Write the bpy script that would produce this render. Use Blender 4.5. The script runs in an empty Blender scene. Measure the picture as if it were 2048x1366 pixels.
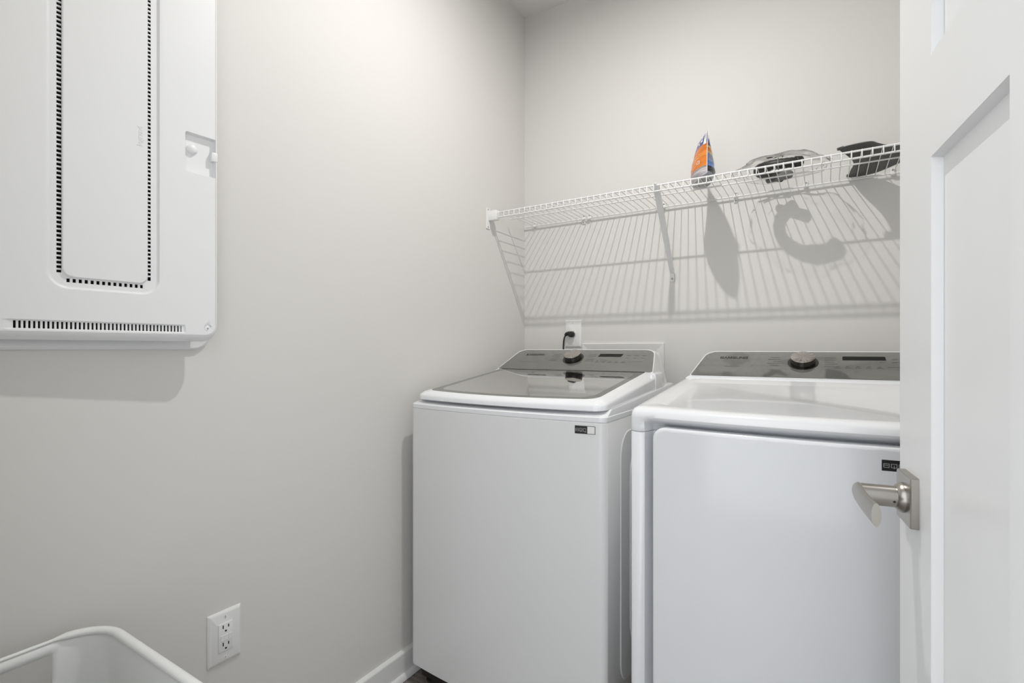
import bpy, bmesh, math, random
from mathutils import Matrix, Vector, noise
random.seed(7)
scene = bpy.context.scene
COL = scene.collection

# ------------------------------------------------------------------ camera, light, exposure
YAW = 0.5567
cam_d = bpy.data.cameras.new('camera')
cam_d.sensor_width = 36.0
cam_d.lens = 36.0 * 1008.74 / 2048.0
cam_d.shift_y = 14.9 / 2048.0
cam_d.clip_start = 0.02
cam = bpy.data.objects.new('camera', cam_d)
cam.location = (1.2311, -2.0938, 1.12)
cam.rotation_euler = (math.pi / 2, 0, YAW)
COL.objects.link(cam)
scene.camera = cam

ROOM_W, ROOM_D, ROOM_H = 1.63, 1.99, 2.71
LAMP_POS = (0.765, -0.955, 2.655)
LAMP_WATT = 15.6
LAMP_RADIUS = 0.017

world = bpy.data.worlds.new('world')
scene.world = world
world.use_nodes = True
wb = world.node_tree.nodes['Background']
wb.inputs[0].default_value = (0.93, 0.96, 1.0, 1)
wb.inputs[1].default_value = 2.1

scene.view_settings.view_transform = 'Standard'
scene.view_settings.look = 'None'
scene.view_settings.gamma = 1.0
scene.view_settings.use_curve_mapping = False
scene.view_settings.exposure = 0.0

# ------------------------------------------------------------------ helpers
WORLD = {}          # object name -> world translation


def link(o, parent=None):
    COL.objects.link(o)
    loc = Vector(o.location)
    if parent is not None:
        o.parent = parent
        o.matrix_parent_inverse = Matrix.Translation(-WORLD[parent.name])
    WORLD[o.name] = loc
    return o


def tag(o, label=None, cat=None, group=None, kind=None):
    if label: o['label'] = label
    if cat: o['category'] = cat
    if group: o['group'] = group
    if kind: o['kind'] = kind
    return o


def thing(name, loc, label, cat, group=None, kind=None):
    o = bpy.data.objects.new(name, None)
    o.empty_display_size = 0.05
    o.location = loc
    link(o)
    return tag(o, label, cat, group, kind)


def finish(me, mat, smooth=35):
    mats = mat if isinstance(mat, (list, tuple)) else [mat]
    for m in mats:
        me.materials.append(m)
    if smooth is not None:
        me.shade_smooth()
        me.set_sharp_from_angle(angle=math.radians(smooth))
    return me


def mesh(name, verts, faces, mat, smooth=35, fix=True):
    me = bpy.data.meshes.new(name)
    me.from_pydata([tuple(v) for v in verts], [], faces)
    if fix:
        bm = bmesh.new(); bm.from_mesh(me)
        bmesh.ops.remove_doubles(bm, verts=bm.verts, dist=1e-6)
        bmesh.ops.recalc_face_normals(bm, faces=bm.faces)
        bm.to_mesh(me); bm.free()
    return finish(me, mat, smooth)


def obj(name, me, parent=None, loc=(0, 0, 0), rot=None):
    o = bpy.data.objects.new(name, me)
    o.location = loc
    if rot: o.rotation_euler = rot
    return link(o, parent)


def make(name, geo, mat, parent=None, smooth=35, loc=(0, 0, 0)):
    return obj(name, mesh(name, geo[0], geo[1], mat, smooth), parent, loc)


def join(*geos):
    V, F = [], []
    for v, f in geos:
        n = len(V); V += list(v); F += [tuple(i + n for i in q) for q in f]
    return V, F


def xform(geo, m):
    return [m @ Vector(v) for v in geo[0]], geo[1]


def box(x0, x1, y0, y1, z0, z1, bev=0.0, seg=2):
    bm = bmesh.new()
    bmesh.ops.create_cube(bm, size=1.0)
    for v in bm.verts:
        v.co = Vector(((x0 + x1) / 2 + v.co.x * (x1 - x0), (y0 + y1) / 2 + v.co.y * (y1 - y0), (z0 + z1) / 2 + v.co.z * (z1 - z0)))
    if bev > 0:
        bmesh.ops.bevel(bm, geom=list(bm.edges), offset=bev, segments=seg, affect='EDGES', profile=0.5)
    bm.verts.index_update()
    g = ([v.co.copy() for v in bm.verts], [tuple(v.index for v in f.verts) for f in bm.faces])
    bm.free()
    return g


def loft(rings, cap0=True, cap1=True, closed=True):
    n = len(rings[0]); V = [Vector(p) for r in rings for p in r]; F = []
    for k in range(len(rings) - 1):
        for i in range(n if closed else n - 1):
            j = (i + 1) % n
            F.append((k * n + i, k * n + j, (k + 1) * n + j, (k + 1) * n + i))
    if cap0: F.append(tuple(range(n - 1, -1, -1)))
    if cap1: F.append(tuple((len(rings) - 1) * n + i for i in range(n)))
    return V, F


def frame_of(d):
    d = Vector(d).normalized()
    a = Vector((0, 0, 1)) if abs(d.z) < 0.9 else Vector((1, 0, 0))
    u = d.cross(a).normalized(); v = d.cross(u).normalized()
    return u, v


def tube(path, r, n=8, cap=True):
    path = [Vector(p) for p in path]
    rings = []
    u = None
    for i, p in enumerate(path):
        t = (path[min(i + 1, len(path) - 1)] - path[max(i - 1, 0)]).normalized()
        if u is None: u, v = frame_of(t)
        else:
            u = (u - t * u.dot(t)).normalized(); v = t.cross(u)
        rr = r[i] if isinstance(r, (list, tuple)) else r
        rings.append([p + (u * math.cos(2 * math.pi * k / n) + v * math.sin(2 * math.pi * k / n)) * rr for k in range(n)])
    return loft(rings, cap, cap)


def lathe(origin, axis, prof, n=40):
    """prof: list of (radius, height) along axis"""
    o = Vector(origin); a = Vector(axis).normalized(); u, v = frame_of(a)
    rings = [[o + a * h + (u * math.cos(2 * math.pi * k / n) + v * math.sin(2 * math.pi * k / n)) * max(r, 1e-5) for k in range(n)] for r, h in prof]
    return loft(rings, True, True)


def rrect(a0, a1, b0, b1, r, seg=6):
    """rounded rectangle outline; r single or (r at a0b0, a1b0, a1b1, a0b1)"""
    if not isinstance(r, (list, tuple)): r = (r,) * 4
    P = []
    for (ca, cb, rr, s) in ((a0 + r[0], b0 + r[0], r[0], 180), (a1 - r[1], b0 + r[1], r[1], 270), (a1 - r[2], b1 - r[2], r[2], 0), (a0 + r[3], b1 - r[3], r[3], 90)):
        for k in range(seg + 1):
            t = math.radians(s + 90 * k / seg)
            P.append((ca + rr * math.cos(t), cb + rr * math.sin(t)))
    return P


def sst(a, b, x):
    t = max(0.0, min(1.0, (x - a) / (b - a))); return t * t * (3 - 2 * t)


def textmesh(name, s, size, mat, M, sx=1.0, bold=0.0, ext=0.0002, spacing=1.0):
    cu = bpy.data.curves.new(name, 'FONT')
    cu.body = s; cu.size = size; cu.extrude = ext; cu.offset = bold; cu.space_character = spacing
    cu.align_x = 'CENTER'; cu.align_y = 'CENTER'
    cu.resolution_u = 3
    o = bpy.data.objects.new(name, cu); COL.objects.link(o)
    dg = bpy.context.evaluated_depsgraph_get()
    me = bpy.data.meshes.new_from_object(o.evaluated_get(dg))
    bpy.data.objects.remove(o); bpy.data.curves.remove(cu)
    me.transform(M @ Matrix.Diagonal((sx, 1, 1, 1)))
    me.name = name
    me.materials.clear()
    return finish(me, mat, None)


# ------------------------------------------------------------------ materials
def mat(name, col, rough=0.5, metal=0.0, spec=0.5, bump=None, var=None, coat=0.0, coat_rough=0.05, aniso=0.0, ior=1.5):
    m = bpy.data.materials.new(name); m.use_nodes = True
    nt = m.node_tree; N = nt.nodes; b = N['Principled BSDF']
    b.inputs['Base Color'].default_value = (*col, 1)
    b.inputs['Roughness'].default_value = rough
    b.inputs['Metallic'].default_value = metal
    b.inputs['Specular IOR Level'].default_value = spec
    b.inputs['IOR'].default_value = ior
    b.inputs['Coat Weight'].default_value = coat
    b.inputs['Coat Roughness'].default_value = coat_rough
    tc = N.new('ShaderNodeTexCoord')
    sc, amt = var if var else (9.0, 0.012)
    nz = N.new('ShaderNodeTexNoise'); nz.inputs['Scale'].default_value = sc; nz.inputs['Detail'].default_value = 3
    nt.links.new(tc.outputs['Object'], nz.inputs['Vector'])
    mx = N.new('ShaderNodeMix'); mx.data_type = 'RGBA'
    mx.inputs[6].default_value = (*[max(0, c * (1 - amt)) for c in col], 1)
    mx.inputs[7].default_value = (*[min(1, c * (1 + amt)) for c in col], 1)
    nt.links.new(nz.outputs['Fac'], mx.inputs[0])
    nt.links.new(mx.outputs[2], b.inputs['Base Color'])
    if bump:
        n2 = N.new('ShaderNodeTexNoise'); n2.inputs['Scale'].default_value = bump[0]; n2.inputs['Detail'].default_value = 3
        nt.links.new(tc.outputs['Object'], n2.inputs['Vector'])
        bp = N.new('ShaderNodeBump'); bp.inputs['Strength'].default_value = bump[1]; bp.inputs['Distance'].default_value = bump[2]
        nt.links.new(n2.outputs['Fac'], bp.inputs['Height'])
        nt.links.new(bp.outputs['Normal'], b.inputs['Normal'])
    return m


M_WALL = mat('wall_paint', (0.705, 0.692, 0.669), 0.62, spec=0.3, bump=(420, 0.12, 0.0006), var=(3, 0.012))
M_CEIL = mat('ceiling_paint', (0.74, 0.73, 0.71), 0.9, spec=0.2, bump=(300, 0.12, 0.0006))
M_TRIM = mat('trim_white', (0.80, 0.80, 0.79), 0.35)
M_DOOR = mat('door_white', (0.78, 0.785, 0.785), 0.38, bump=(90, 0.05, 0.0005))
M_ENAMEL = mat('appliance_white', (0.81, 0.82, 0.84), 0.16, coat=0.3)
M_ENAMEL_SIDE = mat('cabinet_enamel', (0.765, 0.77, 0.77), 0.24)
M_TOP = mat('appliance_top_white', (0.84, 0.85, 0.865), 0.14, coat=0.4)
M_PANEL = mat('console_grey', (0.20, 0.20, 0.19), 0.07, metal=0.35, spec=0.9, coat=0.4, coat_rough=0.03)
M_DARK = mat('black_plastic', (0.012, 0.012, 0.012), 0.4)
M_KICK = mat('base_black', (0.02, 0.016, 0.014), 0.6)
M_PRINT = mat('print_black', (0.012, 0.012, 0.012), 0.35)
M_PRINT_SOFT = mat('print_dark_grey', (0.05, 0.05, 0.05), 0.4)
M_DISPLAY = mat('display_black', (0.008, 0.009, 0.008), 0.35, spec=0.15)
M_KNOB_SIDE = mat('knob_side_dark', (0.09, 0.085, 0.08), 0.22, metal=0.9)
M_STEEL = mat('satin_nickel', (0.40, 0.38, 0.35), 0.30, metal=1.0, var=(60, 0.06))
M_SCREW = mat('screw_metal', (0.42, 0.41, 0.39), 0.35, metal=1.0)
M_WIRE = mat('white_vinyl_wire', (0.80, 0.80, 0.79), 0.35)
M_PLASTIC = mat('white_plastic', (0.82, 0.82, 0.81), 0.35)
M_COVER = mat('enclosure_white', (0.83, 0.835, 0.84), 0.32, bump=(160, 0.03, 0.0004))
M_VENT = mat('vent_dark', (0.012, 0.011, 0.009), 0.9)
M_HAMPER = mat('hamper_white', (0.80, 0.81, 0.80), 0.3)
M_TRAY = mat('charcoal_plastic', (0.066, 0.066, 0.063), 0.36, bump=(60, 0.1, 0.001))
M_HOSE = mat('black_rubber', (0.018, 0.018, 0.018), 0.5, bump=(90, 0.3, 0.002))
M_GREYPART = mat('grey_plastic_part', (0.16, 0.16, 0.155), 0.4, bump=(70, 0.5, 0.004))
M_WHITE_PRINT = mat('white_print', (0.8, 0.8, 0.78), 0.5)
M_ICON = mat('icon_grey', (0.35, 0.36, 0.35), 0.5)
M_GREY_TUB = mat('tub_grey', (0.45, 0.46, 0.45), 0.4)


def brushed_sheen(name):
    m = mat(name, (0.55, 0.53, 0.50), 0.24, metal=1.0)
    nt = m.node_tree; N = nt.nodes; b = N['Principled BSDF']
    tc = N['Texture Coordinate']
    gr = N.new('ShaderNodeTexGradient'); gr.gradient_type = 'RADIAL'
    nt.links.new(tc.outputs['Object'], gr.inputs[0])
    wv = N.new('ShaderNodeTexNoise'); wv.noise_dimensions = '1D'; wv.inputs['Scale'].default_value = 26  # light and dark streaks by angle: anisotropic sheen painted into the colour
    nt.links.new(gr.outputs['Fac'], wv.inputs['W'])
    rp = N.new('ShaderNodeValToRGB')
    rp.color_ramp.elements[0].position = 0.3; rp.color_ramp.elements[0].color = (0.36, 0.34, 0.32, 1)
    rp.color_ramp.elements[1].position = 0.7; rp.color_ramp.elements[1].color = (0.66, 0.63, 0.59, 1)
    nt.links.new(wv.outputs['Fac'], rp.inputs[0]); nt.links.new(rp.outputs[0], b.inputs['Base Color'])
    return m


M_KNOB = brushed_sheen('knob_brushed_metal_sheen')


def thin_glass(name, tint, gloss_rough=0.02, ior=1.5, boost=0.0, haze=0.0):
    m = bpy.data.materials.new(name); m.use_nodes = True
    nt = m.node_tree; N = nt.nodes; N.remove(N['Principled BSDF'])
    out = N['Material Output']
    tr = N.new('ShaderNodeBsdfTransparent'); tr.inputs[0].default_value = (*tint, 1)
    gl = N.new('ShaderNodeBsdfGlossy'); gl.inputs['Roughness'].default_value = gloss_rough
    fr = N.new('ShaderNodeFresnel'); fr.inputs[0].default_value = ior
    ad = N.new('ShaderNodeMath'); ad.operation = 'ADD'; ad.inputs[1].default_value = boost; ad.use_clamp = True
    nt.links.new(fr.outputs[0], ad.inputs[0])
    base = tr.outputs[0]
    if haze:
        df = N.new('ShaderNodeBsdfDiffuse'); df.inputs[0].default_value = (0.75, 0.75, 0.74, 1)
        m0 = N.new('ShaderNodeMixShader'); m0.inputs[0].default_value = haze
        nt.links.new(tr.outputs[0], m0.inputs[1]); nt.links.new(df.outputs[0], m0.inputs[2]); base = m0.outputs[0]
    mx = N.new('ShaderNodeMixShader')
    nt.links.new(ad.outputs[0], mx.inputs[0]); nt.links.new(base, mx.inputs[1]); nt.links.new(gl.outputs[0], mx.inputs[2])
    nt.links.new(mx.outputs[0], out.inputs['Surface'])
    return m


M_GLASS = thin_glass('tinted_lid_glass', (0.34, 0.345, 0.33), 0.03, 1.5)
M_GLASS_BORDER = mat('lid_glass_border', (0.13, 0.135, 0.125), 0.06, spec=0.6)
M_BAG = thin_glass('clear_plastic_film', (0.965, 0.965, 0.962), 0.08, 1.08, 0.0, 0.008)
M_POUCH_CLEAR = mat('pouch_window_film', (0.36, 0.36, 0.37), 0.2)


def floor_mat():
    m = mat('dark_wood_floor', (0.09, 0.07, 0.06), 0.45)
    nt = m.node_tree; N = nt.nodes; b = N['Principled BSDF']; tc = N['Texture Coordinate']
    mp = N.new('ShaderNodeMapping'); mp.inputs['Scale'].default_value = (1.5, 22, 1)
    nt.links.new(tc.outputs['Object'], mp.inputs[0])
    nz = N.new('ShaderNodeTexNoise'); nz.inputs['Scale'].default_value = 4; nz.inputs['Detail'].default_value = 6
    nt.links.new(mp.outputs[0], nz.inputs['Vector'])
    rp = N.new('ShaderNodeValToRGB')
    rp.color_ramp.elements[0].position = 0.35; rp.color_ramp.elements[0].color = (0.17, 0.148, 0.132, 1)
    rp.color_ramp.elements[1].position = 0.7; rp.color_ramp.elements[1].color = (0.33, 0.30, 0.275, 1)
    nt.links.new(nz.outputs['Fac'], rp.inputs[0])
    bk = N.new('ShaderNodeTexBrick'); bk.inputs['Scale'].default_value = 1.0
    bk.inputs['Brick Width'].default_value = 1.2; bk.inputs['Row Height'].default_value = 0.178; bk.inputs['Mortar Size'].default_value = 0.0016
    bk.inputs['Color1'].default_value = (1, 1, 1, 1); bk.inputs['Color2'].default_value = (0.82, 0.82, 0.82, 1); bk.inputs['Mortar'].default_value = (0.15, 0.14, 0.13, 1)
    nt.links.new(tc.outputs['Object'], bk.inputs['Vector'])
    ml = N.new('ShaderNodeMix'); ml.data_type = 'RGBA'; ml.blend_type = 'MULTIPLY'; ml.inputs[0].default_value = 1.0
    nt.links.new(rp.outputs[0], ml.inputs[6]); nt.links.new(bk.outputs['Color'], ml.inputs[7])
    nt.links.new(ml.outputs[2], b.inputs['Base Color'])
    return m


M_FLOOR = floor_mat()


def ramp_mat(name, stops, axis='Z', lo=0.0, hi=1.0, tilt=0.0, rough=0.25, noise_amt=0.03, noise_scale=40, interp='CONSTANT', bump=True):
    """printed film: colour by height (object Z mapped lo..hi), tilted along object Y"""
    m = mat(name, (0.5, 0.5, 0.5), rough)
    nt = m.node_tree; N = nt.nodes; b = N['Principled BSDF']; tc = N['Texture Coordinate']
    sp = N.new('ShaderNodeSeparateXYZ'); nt.links.new(tc.outputs['Object'], sp.inputs[0])
    mr = N.new('ShaderNodeMapRange'); mr.inputs['From Min'].default_value = lo; mr.inputs['From Max'].default_value = hi
    ty = N.new('ShaderNodeMath'); ty.operation = 'MULTIPLY_ADD'; ty.inputs[1].default_value = tilt
    nt.links.new(sp.outputs['Y'], ty.inputs[0]); nt.links.new(sp.outputs['Z'], ty.inputs[2])
    nz = N.new('ShaderNodeTexNoise'); nz.inputs['Scale'].default_value = noise_scale; nz.inputs['Detail'].default_value = 3
    nt.links.new(tc.outputs['Object'], nz.inputs['Vector'])
    n0 = N.new('ShaderNodeMath'); n0.operation = 'SUBTRACT'; n0.inputs[1].default_value = 0.5
    nt.links.new(nz.outputs['Fac'], n0.inputs[0])
    n1 = N.new('ShaderNodeMath'); n1.operation = 'MULTIPLY_ADD'; n1.inputs[1].default_value = noise_amt * (hi - lo)
    nt.links.new(n0.outputs[0], n1.inputs[0]); nt.links.new(ty.outputs[0], n1.inputs[2])
    nt.links.new(n1.outputs[0], mr.inputs['Value'])
    rp = N.new('ShaderNodeValToRGB'); cr = rp.color_ramp; cr.interpolation = interp
    while len(cr.elements) < len(stops): cr.elements.new(0.5)
    for e, (p, c) in zip(cr.elements, stops):
        e.position = p; e.color = (*c, 1)
    nt.links.new(mr.outputs[0], rp.inputs[0]); nt.links.new(rp.outputs[0], b.inputs['Base Color'])
    if bump:
        n2 = N.new('ShaderNodeTexNoise'); n2.inputs['Scale'].default_value = 28; n2.inputs['Detail'].default_value = 2
        mp = N.new('ShaderNodeMapping'); mp.inputs['Scale'].default_value = (1, 0.5, 2.2); mp.inputs['Rotation'].default_value = (0.5, 0, 0)
        nt.links.new(tc.outputs['Object'], mp.inputs[0]); nt.links.new(mp.outputs[0], n2.inputs['Vector'])
        bp = N.new('ShaderNodeBump'); bp.inputs['Strength'].default_value = 0.6; bp.inputs['Distance'].default_value = 0.01
        nt.links.new(n2.outputs['Fac'], bp.inputs['Height']); nt.links.new(bp.outputs['Normal'], b.inputs['Normal'])
    return m


# ------------------------------------------------------------------ the room
def struct(name, geo, m, parent=None, smooth=None, label=None):
    o = make(name, geo, m, parent, smooth)
    if parent is None: o['kind'] = 'structure'
    if label: o['label'] = label
    return o


T = 0.11
struct('floor', box(-T, ROOM_W + T, -ROOM_D - 1.6, T, -0.05, 0), M_FLOOR)
struct('ceiling', box(-T, ROOM_W + T, -ROOM_D - T, T, ROOM_H, ROOM_H + 0.06), M_CEIL)
struct('wall_left', box(-T, 0, -ROOM_D - T, T, 0, ROOM_H), M_WALL)
struct('wall_back', box(0, ROOM_W, 0, T, 0, ROOM_H), M_WALL)
struct('wall_right', box(ROOM_W, ROOM_W + T, -ROOM_D - T, T, 0, ROOM_H), M_WALL)
DX0, DX1, DH = 0.585, 1.445, 2.06
struct('wall_front', join(box(0, DX0, -ROOM_D - T, -ROOM_D, 0, ROOM_H), box(DX1, ROOM_W, -ROOM_D - T, -ROOM_D, 0, ROOM_H),
                          box(DX0, DX1, -ROOM_D - T, -ROOM_D, DH, ROOM_H)), M_WALL)


def extr_y(prof, y0, y1):      # prof in (x,z)
    return loft([[(x, y0, z) for x, z in prof], [(x, y1, z) for x, z in prof]])


def extr_x(prof, x0, x1):      # prof in (y,z)
    return loft([[(x0, y, z) for y, z in prof], [(x1, y, z) for y, z in prof]])


BB = [(0.0, 0.0), (0.014, 0.0), (0.014, 0.084), (0.0125, 0.0875), (0.009, 0.090), (0.0, 0.0915)]
SHOE = [(0.014, 0.0)] + [(0.014 + 0.014 * math.cos(a), 0.002 + 0.018 * math.sin(a)) for a in [math.pi / 2 * k / 6 for k in range(7)]]
struct('baseboard_left', extr_y(BB, -ROOM_D, 0), M_TRIM)
struct('trim_1', extr_y(SHOE, -ROOM_D, -0.0), M_TRIM, smooth=30)
struct('baseboard_back', extr_x([(-a, b) for a, b in BB], 0.0145, ROOM_W), M_TRIM)
struct('baseboard_right', extr_y([(ROOM_W - a, b) for a, b in BB], -ROOM_D, -0.0145), M_TRIM)

# ------------------------------------------------------------------ ceiling lamp (lights the room, above the frame)
lp = thing('ceiling_lamp', (LAMP_POS[0], LAMP_POS[1], ROOM_H), 'small round white downlight on the ceiling', 'lamp')
make('lampholder', lathe((LAMP_POS[0], LAMP_POS[1], ROOM_H), (0, 0, -1), [(0.055, 0), (0.055, 0.030), (0.050, 0.046), (0.030, 0.052)], 32), M_PLASTIC, lp)
ld = bpy.data.lights.new('bulb_light', 'AREA')
ld.shape = 'DISK'; ld.size = 2 * LAMP_RADIUS
ld.energy = LAMP_WATT; ld.color = (1.0, 0.985, 0.96)
lo = bpy.data.objects.new('bulb_light', ld); lo.location = LAMP_POS
link(lo, lp)


# ------------------------------------------------------------------ open door at the right
dt = (0.423, 0.906)                     # (lateral, depth) direction of the door towards its latch edge
sY, cY = math.sin(YAW), math.cos(YAW)
DIR = Vector((dt[0] * cY - dt[1] * sY, dt[0] * sY + dt[1] * cY, 0)).normalized()
NRM = Vector((DIR.y, -DIR.x, 0))        # into the door slab (to the right)
EDGE = Vector((1.3240, -1.1584, 0))     # far (latch) edge of the visible face
DW, DT_ = 0.80, 0.035
DM = Matrix(((-DIR.x, NRM.x, 0, EDGE.x), (-DIR.y, NRM.y, 0, EDGE.y), (0, 0, 1, 0), (0, 0, 0, 1)))
# local door coords: x = distance from latch edge towards hinge, y = depth into slab, z up
door = thing('door_1', EDGE - DIR * DW, 'white three-panel door standing open at the right', None, kind='structure')
ST, PW, MU = 0.139, 0.205, 0.112
R1, R2 = 1.356, 1.481
ZB, ZT = 0.012, 2.035


def dbox(name, x0, x1, z0, z1, y0=0.0, y1=DT_, m=M_DOOR, parent=door, bev=0.0008):
    return make(name, xform(box(x0, x1, y0, y1, z0, z1, bev, 1), DM), m, parent, smooth=None)


def door_frame_piece(name, x0, x1, z0, z1):
    return make(name, xform(box(x0, x1, 0, DT_, z0, z1), DM), M_DOOR, door, smooth=None)


door_frame_piece('stile', 0, ST, ZB, ZT)
door_frame_piece('stile', DW - ST, DW, ZB, ZT)
door_frame_piece('stile', ST + PW, DW - ST - PW, 0.24, R1)
door_frame_piece('rail', ST, DW - ST, ZB, 0.24)
door_frame_piece('rail', ST, DW - ST, R1, R2)
door_frame_piece('rail', ST, DW - ST, ZT - 0.13, ZT)
RC = 0.0112


def door_panel(x0, x1, z0, z1):
    s = 0.0035          # sloped sticking around a flat recessed panel
    def rg(i, y): return [(x0 + i, y, z0 + i), (x1 - i, y, z0 + i), (x1 - i, y, z1 - i), (x0 + i, y, z1 - i)]
    g = loft([rg(-0.003, 0.030), rg(-0.003, 0.0006), rg(0, 0.0006), rg(s, RC), rg(s + 0.002, RC)], True, True)
    return make('panel', xform(g, DM), M_DOOR, door, smooth=None)


door_panel(ST, ST + PW, 0.24, R1)
door_panel(DW - ST - PW, DW - ST, 0.24, R1)
door_panel(ST, DW - ST, R2, ZT - 0.13)

# lever handle, 36 in above the floor
hz, hx = 0.9155, 0.060
ros = make('handle_rosette', xform(loft([
    [(hx + a, 0.0, hz + b) for a, b in rrect(-0.0335, 0.0335, -0.0335, 0.0335, 0.002, 3)],
    [(hx + a, -0.0085, hz + b) for a, b in rrect(-0.0335, 0.0335, -0.0335, 0.0335, 0.002, 3)],
    [(hx + a, -0.0100, hz + b) for a, b in rrect(-0.0325, 0.0325, -0.0325, 0.0325, 0.002, 3)]]), DM), M_STEEL, door, smooth=20)
ros['label'] = 'satin nickel square rosette and lever'
make('handle_collar', xform(lathe((hx, -0.010, hz), (0, -1, 0), [(0.0205, 0), (0.0205, 0.002), (0.0185, 0.0065), (0.0165, 0.0085)], 36), DM), M_STEEL, ros)
make('handle_neck', xform(lathe((hx, -0.018, hz), (0, -1, 0), [(0.0145, 0), (0.0145, 0.0005), (0.0145, 0.040), (0.0135, 0.0412)], 36), DM), M_STEEL, ros)
make('set_screw', xform(lathe((hx + 0.0139, -0.0225, hz - 0.004), (1, 0, -0.25), [(0.0016, -0.002), (0.0016, 0.0004)], 12), DM), M_DARK, ros)
rings = []
for k in range(13):
    t = k / 12
    x = hx - 0.016 + 0.122 * t
    hh = 0.0148 - 0.0012 * math.sin(math.pi * t)
    if k == 0: hh *= 0.75
    th = 0.0062 - 0.0010 * t
    yo = -0.0605 - 0.0015 * math.sin(math.pi * t)
    rings.append([(x, yo + th * math.cos(a), hz + hh * math.sin(a)) for a in [2 * math.pi * j / 24 for j in range(24)]])
make('lever', xform(loft(rings), DM), M_STEEL, ros, smooth=50)


# ------------------------------------------------------------------ media enclosure on the left wall
PX = 0.063
py0, py1, pz0, pz1 = -1.890, -1.476, 1.150, 2.10
me_t = thing('media_enclosure', (0, (py0 + py1) / 2, pz0 - 0.03), 'large white vented plastic wall enclosure cover mounted on left wall', 'enclosure')


def yz_ring(x, a0, a1, b0, b1, r, seg=6):
    return [(x, a, b) for a, b in rrect(a0, a1, b0, b1, r, seg)]


make('wall_flange', loft([yz_ring(0.0, py0 - 0.012, -1.4640, 1.1187, pz1 + 0.03, 0.036), yz_ring(0.006, py0 - 0.012, -1.4640, 1.1187, pz1 + 0.03, 0.036),
                         yz_ring(0.010, py0 - 0.008, -1.4680, 1.1225, pz1 + 0.026, 0.034)]), M_COVER, me_t, smooth=30)
make('back_box', loft([yz_ring(0.009, py0 + 0.030, py1 - 0.050, 1.175, pz1 - 0.03, 0.02), yz_ring(0.038, py0 + 0.030, py1 - 0.050, 1.175, pz1 - 0.03, 0.02)]), M_COVER, me_t, smooth=30)
# the cover is hinged at its left side and stands a little ajar: swung about PIV by SWING
PIV = Vector((0, -1.60, 1.15)); SWING = -0.060
cover_side = loft([yz_ring(0.044, py0, py1, 1.1365, pz1 + 0.012, 0.028), yz_ring(0.050, py0 - 0.0005, py1 + 0.0005, 1.1366, pz1 + 0.012, 0.028),
                   yz_ring(0.0575, py0 + 0.0005, py1 - 0.0005, 1.142, pz1 + 0.006, 0.026),
                   yz_ring(0.0615, py0 + 0.002, py1 - 0.002, 1.1475, pz1 + 0.002, 0.025), yz_ring(PX, py0 + 0.005, py1 - 0.005, 1.1515, pz1 - 0.002, 0.023)], True, False)


def sd_rr(a, b, a0, a1, b0, b1, r):
    qa = abs(a - (a0 + a1) / 2) - (a1 - a0) / 2 + r; qb = abs(b - (b0 + b1) / 2) - (b1 - b0) / 2 + r
    return math.hypot(max(qa, 0), max(qb, 0)) + min(max(qa, qb), 0) - r


SL = (-1.7515, -1.7449); SR = (-1.6103, -1.6049); SB = (1.2425, 1.2492); VB = (1.1563, 1.1692)
GTOP = 2.02
slots_cut = [(SL[0], SL[1], 1.2590, 1.985), (SR[0], SR[1], 1.2590, 1.985), (-1.7375, -1.6160, SB[0], SB[1]), (-1.8085, -1.5490, VB[0], VB[1])]
LAT = (-1.5415, -1.4805, 1.503, 1.587)


def cover_h(a, b):
    h = PX
    d1 = sd_rr(a, b, -1.7650, -1.5905, 1.2305, GTOP, 0.032)
    d2 = sd_rr(a, b, -1.7437, -1.6115, 1.2520, GTOP - 0.02, 0.016)
    g = sst(0.001, -0.0035, d1) * sst(-0.001, 0.0025, d2)
    h -= 0.0042 * g
    dl = sd_rr(a, b, LAT[0], LAT[1] + 0.003, LAT[2], LAT[3], 0.004)
    h -= 0.010 * sst(0.0008, -0.0020, dl)
    ds = math.hypot(a + 1.4969, b - 1.1656)
    h -= 0.0025 * sst(0.0085, 0.0070, ds)
    dv = sd_rr(a, b, -1.8160, -1.5425, VB[0] - 0.0015, VB[1] + 0.0015, 0.003)
    h -= 0.0025 * sst(0.0008, -0.0012, dv)
    return PX if a > -1.4815 else h


def lines(lo, hi, dense, extra):
    L = [lo, hi] + list(extra)
    for d0, d1, st in dense:
        x = d0
        while x < d1: L.append(x); x += st
    L = sorted(v for v in L if lo <= v <= hi)
    out = [L[0]]
    for v in L[1:]:
        if v - out[-1] > 0.00045 or v in extra:
            if v in extra and v - out[-1] <= 0.00045 and out[-1] not in extra: out[-1] = v
            elif v - out[-1] > 1e-6: out.append(v)
    return out


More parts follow.
